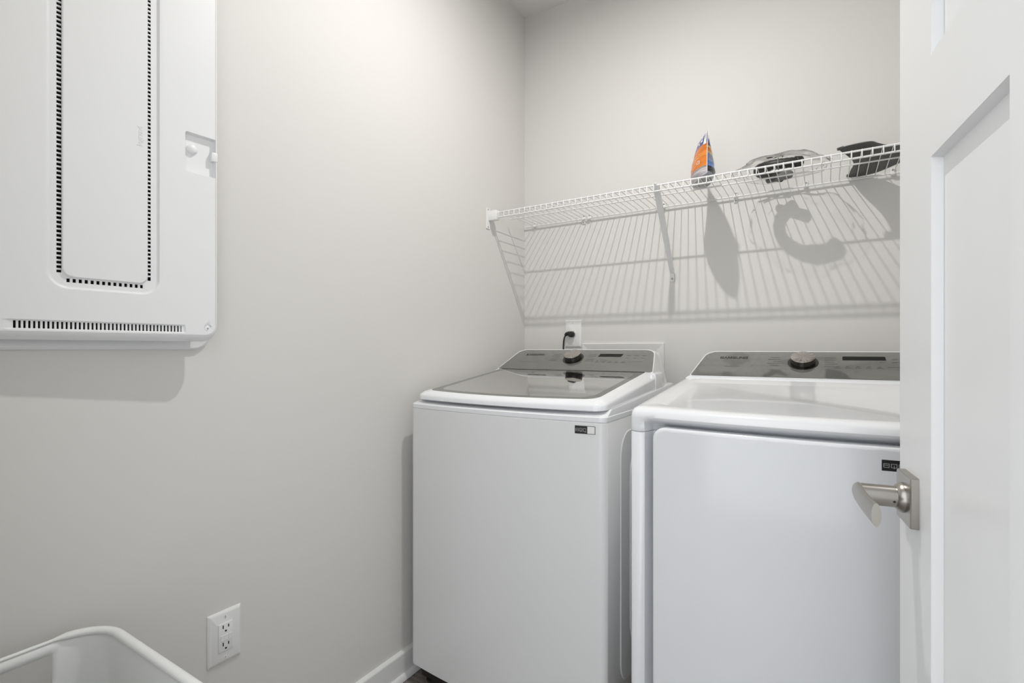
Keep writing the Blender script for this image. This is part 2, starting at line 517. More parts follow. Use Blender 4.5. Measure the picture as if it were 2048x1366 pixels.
exa = {s for c in slots_cut for s in c[:2]}; exb = {s for c in slots_cut for s in c[2:]}
GA = lines(py0 + 0.005, py1 - 0.005, [(-1.768, -1.736, 0.0013), (-1.624, -1.588, 0.0013), (-1.545, -1.481, 0.0012), (-1.885, -1.545, 0.006)], exa)
GB = lines(1.1515, pz1 - 0.002, [(1.1520, 1.1740, 0.0011), (1.227, 1.272, 0.0013), (1.500, 1.509, 0.001), (1.582, 1.590, 0.001), (1.17, 1.6, 0.008), (1.6, 2.1, 0.03), (GTOP - 0.04, GTOP + 0.004, 0.002)], exb)
CV, CF = [], []
for b in GB:
    for a in GA:
        CV.append((cover_h(a, b), a, b))
na = len(GA)
for j in range(len(GB) - 1):
    for i in range(na - 1):
        ca, cb = (GA[i] + GA[i + 1]) / 2, (GB[j] + GB[j + 1]) / 2
        if any(c[0] < ca < c[1] and c[2] < cb < c[3] for c in slots_cut): continue
        # stay inside the rounded outline of the cover
        if sd_rr(ca, cb, py0 + 0.005, py1 - 0.005, 1.1515, pz1 - 0.002, 0.023) > 0.0: continue
        k = j * na + i
        CF.append((k, k + 1, k + 1 + na, k + na))
cg = join(cover_side, (CV, CF))
cov = make('cover', ([Vector(v) - PIV for v in cg[0]], cg[1]), M_COVER, me_t, 30, PIV)
cov.rotation_euler.z = SWING
# corner fill so that the stepped grid corners meet the rounded edge
for (ca, cb, s0) in ((py0 + 0.028, 1.1745, 180), (py1 - 0.028, 1.1745, 270)):
    arc = [(PX - 0.0003, ca + 0.0231 * math.cos(math.radians(s0 + 90 * k / 8)), cb + 0.0231 * math.sin(math.radians(s0 + 90 * k / 8))) for k in range(9)]
    cx_ = ca - 0.009 if s0 == 180 else ca + 0.009
    make('cover_corner', ([(PX - 0.0003, cx_, cb - 0.009)] + arc, [(0, k + 1, k + 2) for k in range(8)]), M_COVER, cov, smooth=None)
# dark interior behind the vents
for c in slots_cut:
    make('vent_backing', box(PX - 0.016, PX - 0.0145, c[0] - 0.004, c[1] + 0.004, c[2] - 0.004, c[3] + 0.004), M_VENT, cov, smooth=None)
barL = mesh('vent_bar', *box(-0.0025, 0, -0.0033, 0.0033, -0.0015, 0.0015), M_COVER, None)
barR = mesh('vent_bar', *box(-0.0025, 0, -0.0027, 0.0027, -0.0015, 0.0015), M_COVER, None)
barB = mesh('vent_bar', *box(-0.0025, 0, -0.0020, 0.0020, -0.0034, 0.0034), M_COVER, None)
barV = mesh('vent_bar', *box(-0.0030, 0, -0.0016, 0.0016, -0.0066, 0.0066), M_COVER, None)
z = 1.2590 + 0.0063
while z < 1.984:
    obj('vent_bar', barL, cov, (PX - 0.0044, (SL[0] + SL[1]) / 2, z))
    obj('vent_bar', barR, cov, (PX - 0.0044, (SR[0] + SR[1]) / 2, z + 0.003))
    z += 0.00808
y = -1.7375 + 0.0068
while y < -1.6160:
    obj('vent_bar', barB, cov, (PX - 0.0044, y, (SB[0] + SB[1]) / 2)); y += 0.0088
y = -1.8085 + 0.0052
while y < -1.5490:
    obj('vent_bar', barV, cov, (PX - 0.0030, y, (VB[0] + VB[1]) / 2)); y += 0.00628
# latch button, clip and screw
bz = lathe((PX - 0.0105, -1.526, 1.5545), (1, 0, 0), [(0.0105, 0), (0.0105, 0.004), (0.009, 0.0065), (0.005, 0.008), (0.0, 0.0084)], 32)
make('latch_button', bz, M_COVER, cov, smooth=50)
make('latch_clip', box(PX - 0.011, PX + 0.0005, -1.4895, -1.4765, 1.5385, 1.5590, 0.002), M_COVER, cov, smooth=30)
scr = make('screw', lathe((PX - 0.0026, -1.4969, 1.1656), (1, 0, 0), [(0.0062, 0), (0.0062, 0.0008), (0.0055, 0.0012)], 24), M_COVER, cov)
make('screw_slot', lathe((PX - 0.0014, -1.4969, 1.1652), (1, 0, 0), [(0.0016, -0.0003), (0.0016, 0.00025)], 12), M_SCREW, scr)
# lettering moulded in the cover, reading upwards
lg = textmesh('moulded_lettering', 'legrand', 0.0135, M_COVER, Matrix.Translation((PX + 0.0001, -1.6245, 1.5480)) @ Matrix(((0, 0, 1, 0), (0, -1, 0, 0), (1, 0, 0, 0), (0, 0, 0, 1))).to_4x4(), ext=0.0005, bold=0.0002)
obj('moulded_lettering', lg, cov)


# ------------------------------------------------------------------ wall outlets
def wall_plate(name, origin, u, n, label, sockets=True, single=False, group=None):
    """u: horizontal direction on the wall, n: out of the wall"""
    u = Vector(u); n = Vector(n); zv = Vector((0, 0, 1)); o = Vector(origin)
    MM = Matrix(((u.x, zv.x, n.x, o.x), (u.y, zv.y, n.y, o.y), (u.z, zv.z, n.z, o.z), (0, 0, 0, 1)))
    t = thing(name, o, label, 'outlet', group)
    W2, H2 = 0.03975, 0.062
    def rg(i, h, r): return [(a, b, h) for a, b in rrect(-W2 + i, W2 - i, -H2 + i, H2 - i, r, 4)]
    make('face_plate', xform(loft([rg(0, 0, 0.002), rg(0, 0.0018, 0.002), rg(0.003, 0.0045, 0.002), rg(0.007, 0.0062, 0.002)]), MM), M_PLASTIC, t, smooth=25)
    for sz in (0.0484, -0.0484):
        sc = make('screw', xform(lathe((0, sz, 0.006), (0, 0, 1), [(0.0031, 0), (0.0031, 0.0006), (0.0024, 0.0012)], 16), MM), M_PLASTIC, t)
        make('screw_slot', xform(box(-0.0004, 0.0004, sz - 0.0024, sz + 0.0024, 0.0070, 0.00735), MM), M_PRINT_SOFT, sc, smooth=None)
    return t, MM


t, MM = wall_plate('gfci_outlet', (0, -1.4288, 0.4297), (0, 1, 0), (1, 0, 0), 'white double socket outlet plate low on left wall beside hamper')
rc = make('receptacle', xform(box(-0.01667, 0.01667, -0.0334, 0.0334, 0.004, 0.0084, 0.0008, 2), MM), M_PLASTIC, t, smooth=30)
for cz in (0.0200, -0.0215):
    for sx, hh in ((-0.0064, 0.0042), (0.0064, 0.0036)):
        make('slot', xform(box(sx - 0.0013, sx + 0.0013, cz + 0.001, cz + 0.001 + 2 * hh, 0.0080, 0.00855), MM), M_VENT, rc, smooth=None)
    make('ground_hole', xform(lathe((0, cz - 0.0056, 0.0080), (0, 0, 1), [(0.0024, 0), (0.0024, 0.00055)], 16), MM), M_VENT, rc)
for bx0, bx1 in ((-0.0120, 0.0062), (0.0068, 0.0140)):
    make('test_button', xform(box(bx0, bx1, -0.0085, 0.0055, 0.0080, 0.0092, 0.0004, 1), MM), M_PLASTIC, rc, smooth=None)

t, MM = wall_plate('power_outlet', (0.2570, 0, 1.1890), (1, 0, 0), (0, -1, 0), 'white outlet plate with black plug on back wall above washer')
make('receptacle', xform(lathe((0, 0.0, 0.0055), (0, 0, 1), [(0.0175, 0), (0.0175, 0.002), (0.0165, 0.003)], 32), MM), M_PLASTIC, t)
pl = thing('power_plug', (0.2525, -0.012, 1.187), 'black angled power plug and cord in outlet above washer', 'plug')
plug_prof = []
make('plug_body', join(lathe((0.2550, -0.0088, 1.1860), (0, -1, 0), [(0.0135, 0), (0.0140, 0.003), (0.0135, 0.018), (0.010, 0.022)], 24),
                       tube([(0.2550, -0.018, 1.189), (0.243, -0.019, 1.190), (0.232, -0.020, 1.188), (0.226, -0.020, 1.182)], [0.0105, 0.0100, 0.0085, 0.0065], 12)), M_DARK, pl, smooth=40)
make('cord', tube([(0.228, -0.020, 1.184), (0.222, -0.021, 1.172), (0.2185, -0.022, 1.155), (0.2175, -0.023, 1.13), (0.218, -0.024, 1.08), (0.222, -0.03, 1.0), (0.23, -0.04, 0.92)], 0.0036, 10), M_DARK, pl, smooth=60)

# recessed washer supply box behind the washer: flanged white frame
vb = thing('supply_box', (0.485, 0, 0.90), 'white flanged laundry supply box frame on back wall behind washer', 'wall box')
def fr(i, y): return [(0.3035 + i, y, 0.862 + i), (0.6672 - i, y, 0.862 + i), (0.6672 - i, y, 1.1445 - i), (0.3035 + i, y, 1.1445 - i)]
make('frame', loft([fr(0, 0), fr(0, -0.009), fr(0.002, -0.0110), fr(0.040, -0.0045), fr(0.041, 0)], False, False), M_PLASTIC, vb, smooth=None)
make('recess', loft([fr(0.041, 0), fr(0.041, -0.002)], True, False), M_PLASTIC, vb, smooth=None)


# ------------------------------------------------------------------ wire shelf
SZT, SZL, SYF, SYM = 1.7058, 1.6809, -0.300, -0.1750
SX1 = ROOM_W - 0.002
sh = thing('wire_shelf', (0.8, -0.15, SZL), 'white vinyl-coated wire shelf along the back wall', 'shelf')
RW = 0.00145
wm = mesh('shelf_wire', *tube([(0, -0.008, -0.0005), (0, -0.10, 0.0), (0, -0.20, 0.0), (0, -0.286, 0), (0, SYF - 0.0005, -0.0015), (0, SYF - 0.0045, -0.006), (0, SYF - 0.0045, SZL - SZT - 0.001)], RW, 6), M_WIRE, 60)
k = -1
while True:
    x = 0.0764 + 0.0254 * k
    if x > SX1 - 0.01: break
    obj('shelf_wire', wm, sh, (x, 0, SZT)); k += 1


def xrod(name, y, zc, r, x0=0.006, x1=SX1):
    return make(name, tube([(x0, y, zc), (x1, y, zc)], r, 10), M_WIRE, sh, smooth=60)


xrod('front_rod', SYF, SZT - 0.0042, 0.0030)
xrod('lip_rod', SYF, SZL, 0.0030)
xrod('middle_rod', SYM, SZT - 0.0042, 0.0026, 0.024)
xrod('back_rod', -0.0125, SZT - 0.0052, 0.0032, 0.008)
# end bracket on the left wall
eb = make('end_bracket', join(box(0.0, 0.004, -0.327, -0.300, 1.6345, 1.7230, 0.001, 1), box(0.002, 0.044, -0.313, -0.2885, 1.6700, 1.7115, 0.003, 2)), M_PLASTIC, sh, smooth=30)
for zz in (1.7165, 1.6425):
    make('screw', lathe((0.004, -0.3145, zz), (1, 0, 0), [(0.0032, 0), (0.0032, 0.0006), (0.002, 0.0014)], 14), M_SCREW, eb)
# diagonal support brace
A = Vector((0.7165, -0.302, 1.7035)); B = Vector((0.7000, -0.0065, 1.4250))
ux = Vector((1, 0, 0)); dd = (B - A).normalized(); nn = ux.cross(dd).normalized()
def brace_ring(P, w, h): return [P + ux * w + nn * 0, P + ux * w + nn * h, P + ux * (w - 0.0016) + nn * h, P + ux * (w - 0.0016) + nn * 0.0016,
                                 P - ux * (w - 0.0016) + nn * 0.0016, P - ux * (w - 0.0016) + nn * h, P - ux * w + nn * h, P - ux * w]
bsg = 1 if nn.z > 0 else -1
nn = nn * bsg
br = make('support_brace', join(loft([brace_ring(A, 0.0105, 0.010), brace_ring(A.lerp(B, 0.5), 0.0100, 0.010), brace_ring(B, 0.0085, 0.007)]),
                                box(0.6905, 0.7095, -0.0075, -0.0005, 1.3935, 1.4290, 0.0012, 1),
                                box(0.7080, 0.7095, -0.012, -0.0005, 1.3945, 1.4250)), M_WIRE, sh, smooth=30)
make('screw', lathe((0.700, -0.0075, 1.4060), (0, -1, 0), [(0.0042, 0), (0.0042, 0.0008), (0.0025, 0.002)], 16), M_SCREW, br)
make('hook', tube([(0.7165, -0.296, 1.700), (0.7165, -0.303, 1.7075), (0.7165, -0.3085, 1.703)], 0.004, 8), M_WIRE, br)
# wall clips on the back rod
for cx_, dbl in ((0.0595, 0), (0.310, 2), (0.3375, 0), (0.6660, 0), (0.9387, 1), (1.1705, 0), (1.42, 0)):
    zt = SZT + 0.015; zb = SZT - (0.026 if dbl else 0.011)
    c = make('wall_clip', join(box(cx_ - 0.0068, cx_ + 0.0068, -0.0055, -0.0005, zb, zt, 0.0015, 1), box(cx_ - 0.0060, cx_ + 0.0060, -0.0185, -0.002, SZT - 0.0105, SZT - 0.0005, 0.002, 1)), M_PLASTIC, sh, smooth=30)
    make('screw', lathe((cx_, -0.0055, SZT + 0.0085), (0, -1, 0), [(0.0036, 0), (0.0036, 0.0006), (0.0022, 0.0018)], 14), M_SCREW, c)
    if dbl:
        make('screw', lathe((cx_, -0.0055, SZT - 0.0195), (0, -1, 0), [(0.0036, 0), (0.0036, 0.0006), (0.0022, 0.0018)], 14), M_SCREW, c)


# ------------------------------------------------------------------ appliances
def bow_outline(x0, x1, yf, yb, bow, rf, rb=0.012, nfront=28, seg=7):
    """front edge bowed towards -Y; counter-clockwise from front left"""
    xc, hw = (x0 + x1) / 2, (x1 - x0) / 2
    fy = lambda x: yf - bow * (1 - ((x - xc) / hw) ** 2)
    P = []
    for k in range(seg + 1):
        t = math.radians(180 + 90 * k / seg); xx = x0 + rf + rf * math.cos(t)
        P.append((xx, fy(x0 + rf) + rf + rf * math.sin(t)))
    for k in range(1, nfront):
        xx = x0 + rf + (x1 - x0 - 2 * rf) * k / nfront; P.append((xx, fy(xx)))
    for k in range(seg + 1):
        t = math.radians(270 + 90 * k / seg); xx = x1 - rf + rf * math.cos(t)
        P.append((xx, fy(x1 - rf) + rf + rf * math.sin(t)))
    for k in range(seg + 1):
        t = math.radians(90 * k / seg); P.append((x1 - rb + rb * math.cos(t), yb - rb + rb * math.sin(t)))
    for k in range(seg + 1):
        t = math.radians(90 + 90 * k / seg); P.append((x0 + rb + rb * math.cos(t), yb - rb + rb * math.sin(t)))
    return P


E2 = Vector((0, 0.145, 0.0815)).normalized(); LEN = 0.16633
NP = Vector((1, 0, 0)).cross(E2)


def panel_outline(i=0.0, top=LEN, bot=0.0, n=8):
    """console face outline in (x, s): trapezoid with generously rounded top corners"""
    P = [(-0.3245 + i, bot + i + 0.006), (-0.3185 + i, bot + i), (0.3185 - i, bot + i), (0.3245 - i, bot + i + 0.006)]
    r = 0.040
    cx_, cs = 0.2965 - i - r + 0.004, top - i - r
    for k in range(n + 1):
        t = math.radians(6 + 84 * k / n); P.append((cx_ + r * math.cos(t), cs + r * math.sin(t)))
    for k in range(n + 1):
        t = math.radians(90 + 84 * k / n); P.append((-cx_ + r * math.cos(t), cs + r * math.sin(t)))
    return P


def console(root, base, name_lbl, knob_x, dryer=False):
    base = Vector(base)
    pt = lambda x, s, h=0.0: base + Vector((x, 0, 0)) + E2 * s + NP * h
    rim = panel_outline(0.0); inn = panel_outline(0.0035)
    mid = panel_outline(0.0008)
    # body: front outline rounded over, then swept to the back
    def back_pt(x, s, yb, f):
        p = pt(x, s); zz = p.z if p.z > base.z + 0.004 else base.z - 0.05
        return Vector((base.x + x * f, yb, zz - 0.003))
    rings = [[pt(x, s, 0.0) for x, s in inn], [pt(x, s, 0.0012) for x, s in panel_outline(0.0026)], [pt(x, s, 0.0012) for x, s in mid], [pt(x, s, -0.0005) for x, s in rim],
             [pt(x, s, -0.006) + Vector((0, 0.004, 0)) for x, s in panel_outline(-0.0006)]]
    r5 = []
    for x, s in panel_outline(-0.001):
        p = pt(x, s, -0.01)
        r5.append(Vector((base.x + x * (1.0 if s < 0.08 else 0.985), max(p.y, base.y + 0.150) if s > 0.1 else base.y + 0.150, p.z if s > 0.02 else base.z - 0.055)))
    r6 = [Vector((base.x + x * (0.985 if s < 0.05 else 0.965), base.y + 0.212, (base.z + s / LEN * (E2.z * LEN - 0.004)) if s > 0.02 else base.z - 0.055)) for x, s in panel_outline(-0.001)]
    body = make('console', loft(rings + [r5, r6], False, True), M_TOP, root, smooth=32)
    bw = [(-0.3375, base.y - 0.004), (0.3375, base.y - 0.004), (0.3385, base.y + 0.06), (0.328, base.y + 0.13), (0.306, base.y + 0.205), (0.300, base.y + 0.212),
          (-0.300, base.y + 0.212), (-0.306, base.y + 0.205), (-0.328, base.y + 0.13), (-0.3385, base.y + 0.06)]
    zt_ = base.z + 0.001
    make('console_base', loft([[(base.x + x, y, base.z - 0.085) for x, y in bw], [(base.x + x, y, zt_ - 0.016) for x, y in bw],
                               [(base.x + x * 0.990, y + (0.002 if y < base.y else 0), zt_ - 0.005) for x, y in bw], [(base.x + x * 0.965, y + (0.006 if y < base.y else -0.004), zt_) for x, y in bw]]), M_TOP, body, smooth=40)
    make('control_panel', loft([[pt(x, s, -0.004) for x, s in inn], [pt(x, s, 0.0007) for x, s in inn], [pt(x, s, 0.0009) for x, s in panel_outline(0.0041)]]), M_PANEL, body, smooth=25)
    LBL = Matrix(((1, E2.x, NP.x, 0), (0, E2.y, NP.y, 0), (0, E2.z, NP.z, 0), (0, 0, 0, 1)))
    # lettering
    LET = {'S': [(0.98, 0.90), (0.10, 0.90), (0.10, 0.55), (0.92, 0.45), (0.92, 0.10), (0.0, 0.10)], 'A': [(0.0, 0.0), (0.5, 0.98), (1.0, 0.0)],
           'M': [(0.02, 0.0), (0.14, 0.98), (0.5, 0.10), (0.86, 0.98), (0.98, 0.0)], 'U': [(0.06, 1.0), (0.06, 0.24), (0.22, 0.09), (0.78, 0.09), (0.94, 0.24), (0.94, 1.0)],
           'N': [(0.06, 0.0), (0.06, 0.96), (0.94, 0.04), (0.94, 1.0)], 'G': [(0.95, 0.82), (0.80, 0.91), (0.20, 0.91), (0.06, 0.74), (0.06, 0.26), (0.20, 0.09), (0.94, 0.09), (0.94, 0.50), (0.56, 0.50)]}
    hgt, x, strokes = 0.0132, -0.2445, []
    for ch in 'SAMSUNG':
        w = 0.0098 * (1.22 if ch == 'M' else 1.0)
        pts = [(x + a * w, 0.1155 + b * hgt) for a, b in LET[ch]]
        for (a0, b0), (a1, b1) in zip(pts[:-1], pts[1:]):
            L_ = math.hypot(a1 - a0, b1 - b0); tx, ty = (a1 - a0) / L_, (b1 - b0) / L_; hw_ = 0.00120
            e = hw_ * 0.6
            q = [(a0 - tx * e - ty * hw_, b0 - ty * e + tx * hw_), (a0 - tx * e + ty * hw_, b0 - ty * e - tx * hw_), (a1 + tx * e + ty * hw_, b1 + ty * e - tx * hw_), (a1 + tx * e - ty * hw_, b1 + ty * e + tx * hw_)]
            strokes.append(loft([[pt(u, v, 0.0007) for u, v in q], [pt(u, v, 0.0012) for u, v in q]]))
        x += w + 0.0024
    make('brand_lettering', join(*strokes), M_PRINT, body, smooth=None)
    # knob
    KX, KS = knob_x, 0.094
    kb = make('knob_ring', lathe(pt(KX, KS, 0.0009), NP, [(0.0425, 0), (0.0425, 0.0012), (0.0405, 0.0016), (0.0395, 0.0008), (0.0, 0.0008)], 56), M_KNOB_SIDE, body)
    make('knob_side', lathe(pt(KX, KS, 0.0016), NP, [(0.0345, 0), (0.0345, 0.003), (0.0338, 0.0195), (0.0325, 0.0205)], 56), M_KNOB_SIDE, kb)
    g = lathe((0, 0, 0), (0, 0, 1), [(0.0322, -0.001), (0.0338, 0.0), (0.0335, 0.0010), (0.0320, 0.0016), (0.0, 0.0016)], 56)
    ko = obj('knob_cap', mesh('knob_cap', *g, M_KNOB, 40), None, pt(KX, KS, 0.0215), LBL.to_euler())
    ko.parent = kb; ko.matrix_parent_inverse = Matrix.Identity(4)
    # display and printed legend
    if dryer:
        q = [(0.1062, 0.112), (0.2137, 0.113), (0.2125, 0.1345), (0.1062, 0.1345)]
    else:
        q = [(0.0835, 0.1090), (0.1765, 0.1090), (0.1800, 0.1310), (0.0870, 0.1310)]
    make('display', loft([[pt(x, s, 0.0007) for x, s in q], [pt(x, s, 0.0013) for x, s in q]]), M_DISPLAY, body, smooth=None)
    rnd = random.Random(3 if dryer else 5)
    strips = []
    def strip(x0, x1, s, h=0.0024):
        x = x0
        while x < x1 - 0.001:
            w = min(rnd.uniform(0.0035, 0.010), x1 - x)
            strips.append(loft([[pt(a, b, 0.0007) for a, b in ((x, s), (x + w, s), (x + w, s + h), (x, s + h))], [pt(a, b, 0.0011) for a, b in ((x, s), (x + w, s), (x + w, s + h), (x, s + h))]]))
            x += w + 0.0012
    for i in range(5):
        s = 0.074 + 0.0126 * i
        lx = KX - 0.062 - 0.006 * abs(i - 2) * 0.4; strip(lx - rnd.uniform(0.022, 0.036), lx, s)
        rx = KX + 0.058; strip(rx, rx + rnd.uniform(0.024, 0.036), s)
    strip(-0.258 if not dryer else -0.224, -0.182 if not dryer else -0.178, 0.0640, 0.0016)
    for i in range(5):
        x = 0.085 + 0.026 * i; strip(x, x + 0.015, 0.066, 0.0020); strip(x + 0.003, x + 0.011, 0.0735, 0.0028)
    for i in range(3):
        strip(0.197 + 0.03 * i, 0.211 + 0.03 * i, 0.118, 0.0024); strip(0.197 + 0.03 * i, 0.209 + 0.03 * i, 0.1, 0.0020)
    strip(0.215, 0.268, 0.075, 0.0014)
    make('printed_legend', join(*strips), M_PRINT_SOFT, body, smooth=None)
    return body


def energy_label(root, x0, x1, z0, z1, yfun, with_white=True):
    """small black adhesive label with pictograms; its code square stays blank"""
    def patch(a0, a1, b0, b1, h, n=6):
        r0 = [(a0 + (a1 - a0) * k / n, b0) for k in range(n + 1)] + [(a1 - (a1 - a0) * k / n, b1) for k in range(n + 1)]
        return loft([[(x, yfun(x) + 0.0002, zz) for x, zz in r0], [(x, yfun(x) - h, zz) for x, zz in r0]])
    xm = x0 + (x1 - x0) * 0.62
    lab = make('adhesive_label', patch(x0, x1, z0, z1, 0.0003), M_PRINT, root, smooth=None)
    make('label_white_square', patch(xm, x1 - 0.0015, z0 + 0.0013, z1 - 0.0013, 0.0005), M_WHITE_PRINT, lab, smooth=None)
    ic = []
    w = (xm - x0 - 0.004) / 3
    for i in range(3):
        a = x0 + 0.0025 + w * i; b = a + w * 0.80; zc0, zc1 = z0 + (z1 - z0) * 0.30, z0 + (z1 - z0) * 0.68
        th = 0.0010
        ic += [patch(a, b, zc0, zc0 + th, 0.0005, 1), patch(a, b, zc1 - th, zc1, 0.0005, 1), patch(a, a + th, zc0, zc1, 0.0005, 1)]
        if i != 2: ic.append(patch(b - th, b, zc0, zc1, 0.0005, 1))
        if i == 1: ic.append(patch((a + b) / 2 - th / 2, (a + b) / 2 + th / 2, zc0 - 0.002, zc1 - 0.003, 0.0005, 1))
        if i == 0: ic.append(patch(a + th, b - 2 * th, (zc0 + zc1) / 2, (zc0 + zc1) / 2 + th, 0.0005, 1))
        if i == 2: ic += [patch(b - th, b, zc0 + 0.003, zc1 - 0.002, 0.0005, 1), patch((a + b) / 2, b + 0.001, zc0 - 0.002, zc0 - 0.001, 0.0005, 1)]
    make('label_icons', join(*ic), M_ICON, lab, smooth=None)
    return lab


# ---- washer
WX0, WX1, WYF, WYB = 0.050, 0.740, -0.838, -0.125
WXC, WHW = (WX0 + WX1) / 2, (WX1 - WX0) / 2
wfy = lambda x, yf=WYF, bow=0.0225: yf - bow * (1 - ((x - WXC) / WHW) ** 2)
wa = thing('washer', (WXC, -0.48, 0), 'white top-load washing machine with tinted glass lid beside left wall', 'washing machine')
OW = bow_outline(WX0, WX1, WYF, WYB, 0.0225, 0.020)


def inset(P, dx, dyf, dyb=0.0, xc=WXC, hw=WHW, yf=WYF, yb=WYB):
    """pull outline in by dx at the sides, dyf at the front, dyb at the back"""
    out = []
    for x, y in P:
        f = (yb - y) / (yb - yf); f = max(0.0, min(1.1, f))
        out.append((xc + (x - xc) * (1 - dx / hw), y + dyf * f - dyb * (1 - f)))
    return out


lift = lambda P, zf: [(x, y, zf(x, y) if callable(zf) else zf) for x, y in P]
make('cabinet', loft([lift(inset(OW, 0.0015, 0.002), 0.0690), lift(OW, 0.0715), lift(OW, 0.9215), lift(inset(OW, 0.001, 0.0015), 0.9235)]), M_ENAMEL_SIDE, wa, smooth=32)
kick = make('kick_base', loft([lift(inset(OW, 0.014, 0.030), 0.022), lift(inset(OW, 0.010, 0.024), 0.0685)]), M_KICK, wa, smooth=32)
for fx, fy in ((0.10, -0.78), (0.69, -0.78), (0.10, -0.18), (0.69, -0.18)):
    make('foot', lathe((fx, fy, 0.0), (0, 0, 1), [(0.024, 0), (0.024, 0.008), (0.012, 0.010), (0.012, 0.024)], 20), M_KICK, wa)
topz = lambda x, y: 0.9425 + (0.957 + 0.05 * (y + 0.785) - 0.9425) * sst(-0.825, -0.770, y)
tc = make('top_cover', loft([lift(inset(OW, 0.0012, 0.002), 0.9237), lift(OW, 0.9258), lift(OW, 0.9372), lift(inset(OW, 0.0015, 0.003), 0.9395),
                        lift(inset(OW, 0.004, 0.030), lambda x, y: topz(x, y) - 0.0015), lift(inset(OW, 0.006, 0.045), topz)]), M_ENAMEL, wa, smooth=28)
# side embossing
for (a0, a1, b0, b1, h, r) in ((-0.730, -0.20, 0.16, 0.885, 0.0022, 0.07), (-0.655, -0.25, 0.22, 0.84, 0.0044, 0.09)):
    make('side_embossing', loft([[(WX1 - 0.001, a, b) for a, b in rrect(a0, a1, b0, b1, r, 10)], [(WX1 + h, a, b) for a, b in rrect(a0 + 0.004, a1 - 0.004, b0 + 0.004, b1 - 0.004, r, 10)]]), M_ENAMEL_SIDE, wa, smooth=20)
# lid
LO = bow_outline(0.060, 0.730, -0.822, -0.352, 0.0230, 0.034, 0.004)
LG = bow_outline(0.092, 0.698, -0.800, -0.352, 0.0290, 0.045, 0.004)
GI = bow_outline(0.130, 0.660, -0.768, -0.395, 0.0200, 0.050, 0.045)
lz0 = lambda x, y: 0.9500 + 0.05 * (y + 0.83)
lz1 = lambda x, y: 0.9640 + 0.108 * (y + 0.82)
gz = lambda x, y: 0.9805 + 0.1275 * (y + 0.815)
ins = lambda P, dx, dyf: inset(P, dx, dyf, 0, WXC, 0.335, -0.822, -0.352)
lid = make('lid', loft([lift(ins(LO, 0.004, 0.005), lz0), lift(ins(LO, 0.0005, 0.001), lambda x, y: lz0(x, y) + 0.0025), lift(LO, lz1),
                        lift(ins(LO, 0.0015, 0.002), lambda x, y: lz1(x, y) + 0.0045), lift(ins(LO, 0.006, 0.005), lambda x, y: lz1(x, y) + 0.0075),
                        lift(ins(LO, 0.014, 0.009), lambda x, y: 0.5 * (lz1(x, y) + 0.008 + gz(x, y))), lift(LG, gz), lift(LG, lambda x, y: gz(x, y) - 0.012)], True, False), M_TOP, wa, smooth=38)
make('lid_glass_border', loft([lift(LG, lambda x, y: gz(x, y) - 0.0012), lift(GI, lambda x, y: gz(x, y) - 0.0012)], False, False) if False else
     loft([lift(LG, lambda x, y: gz(x, y) - 0.0012), lift(bow_outline(0.118, 0.672, -0.772, -0.372, 0.0250, 0.045, 0.045), lambda x, y: gz(x, y) - 0.0012)], False, False), M_GLASS_BORDER, lid, smooth=60)
make('lid_glass', loft([lift(bow_outline(0.118, 0.672, -0.772, -0.372, 0.0250, 0.045, 0.045), lambda x, y: gz(x, y) - 0.0012)], False, True), M_GLASS, lid, smooth=None)
# tub opening seen through the glass
make('tub_opening', lathe((WXC, -0.565, 0.80), (0, 0, 1), [(0.10, 0.0), (0.19, 0.02), (0.20, 0.10), (0.205, 0.150), (0.235, 0.153), (0.235, 0.148)], 48), M_GREY_TUB, wa)
console(wa, (WXC - 0.0005, -0.345, 1.0355), 'washer', -0.016)
energy_label(wa, 0.6555, 0.7120, 0.8925, 0.9140, lambda x: wfy(x) - 0.0002)

# ---- dryer
RX0, RX1, RYF, RYB = 0.825, 1.511, -0.896, -0.125
RXC, RHW = (RX0 + RX1) / 2, (RX1 - RX0) / 2
DBOW = 0.030
dr = thing('dryer', (RXC, -0.5, 0), 'white front-load clothes dryer with plain door right of the washer', 'dryer')
OD = bow_outline(RX0, RX1, RYF, RYB, DBOW, 0.016, 0.012, 64)
dins = lambda P, dx, dyf: inset(P, dx, dyf, 0, RXC, RHW, RYF, RYB)
wdoor = lambda x: sst(0.858, 0.876, x) * sst(1.478, 1.460, x)
def push(P, amt):         # recess of the front around the door
    return [(x, y + amt * wdoor(x)) if y < -0.80 else (x, y) for x, y in P]
make('cabinet', loft([lift(push(OD, 0.052), 0.105), lift(push(OD, 0.052), 0.9185), lift(push(dins(OD, 0.001, 0.001), 0.052), 0.9205)]), M_ENAMEL, dr, smooth=35)
make('kick_panel', loft([lift(dins(OD, 0.004, 0.014), 0.020), lift(dins(OD, 0.002, 0.004), 0.103)]), M_ENAMEL_SIDE, dr, smooth=32)
for fx, fy in ((0.88, -0.84), (1.45, -0.84), (0.88, -0.18), (1.45, -0.18)):
    make('foot', lathe((fx, fy, 0.0), (0, 0, 1), [(0.024, 0), (0.024, 0.008), (0.012, 0.010), (0.012, 0.022)], 20), M_KICK, dr)
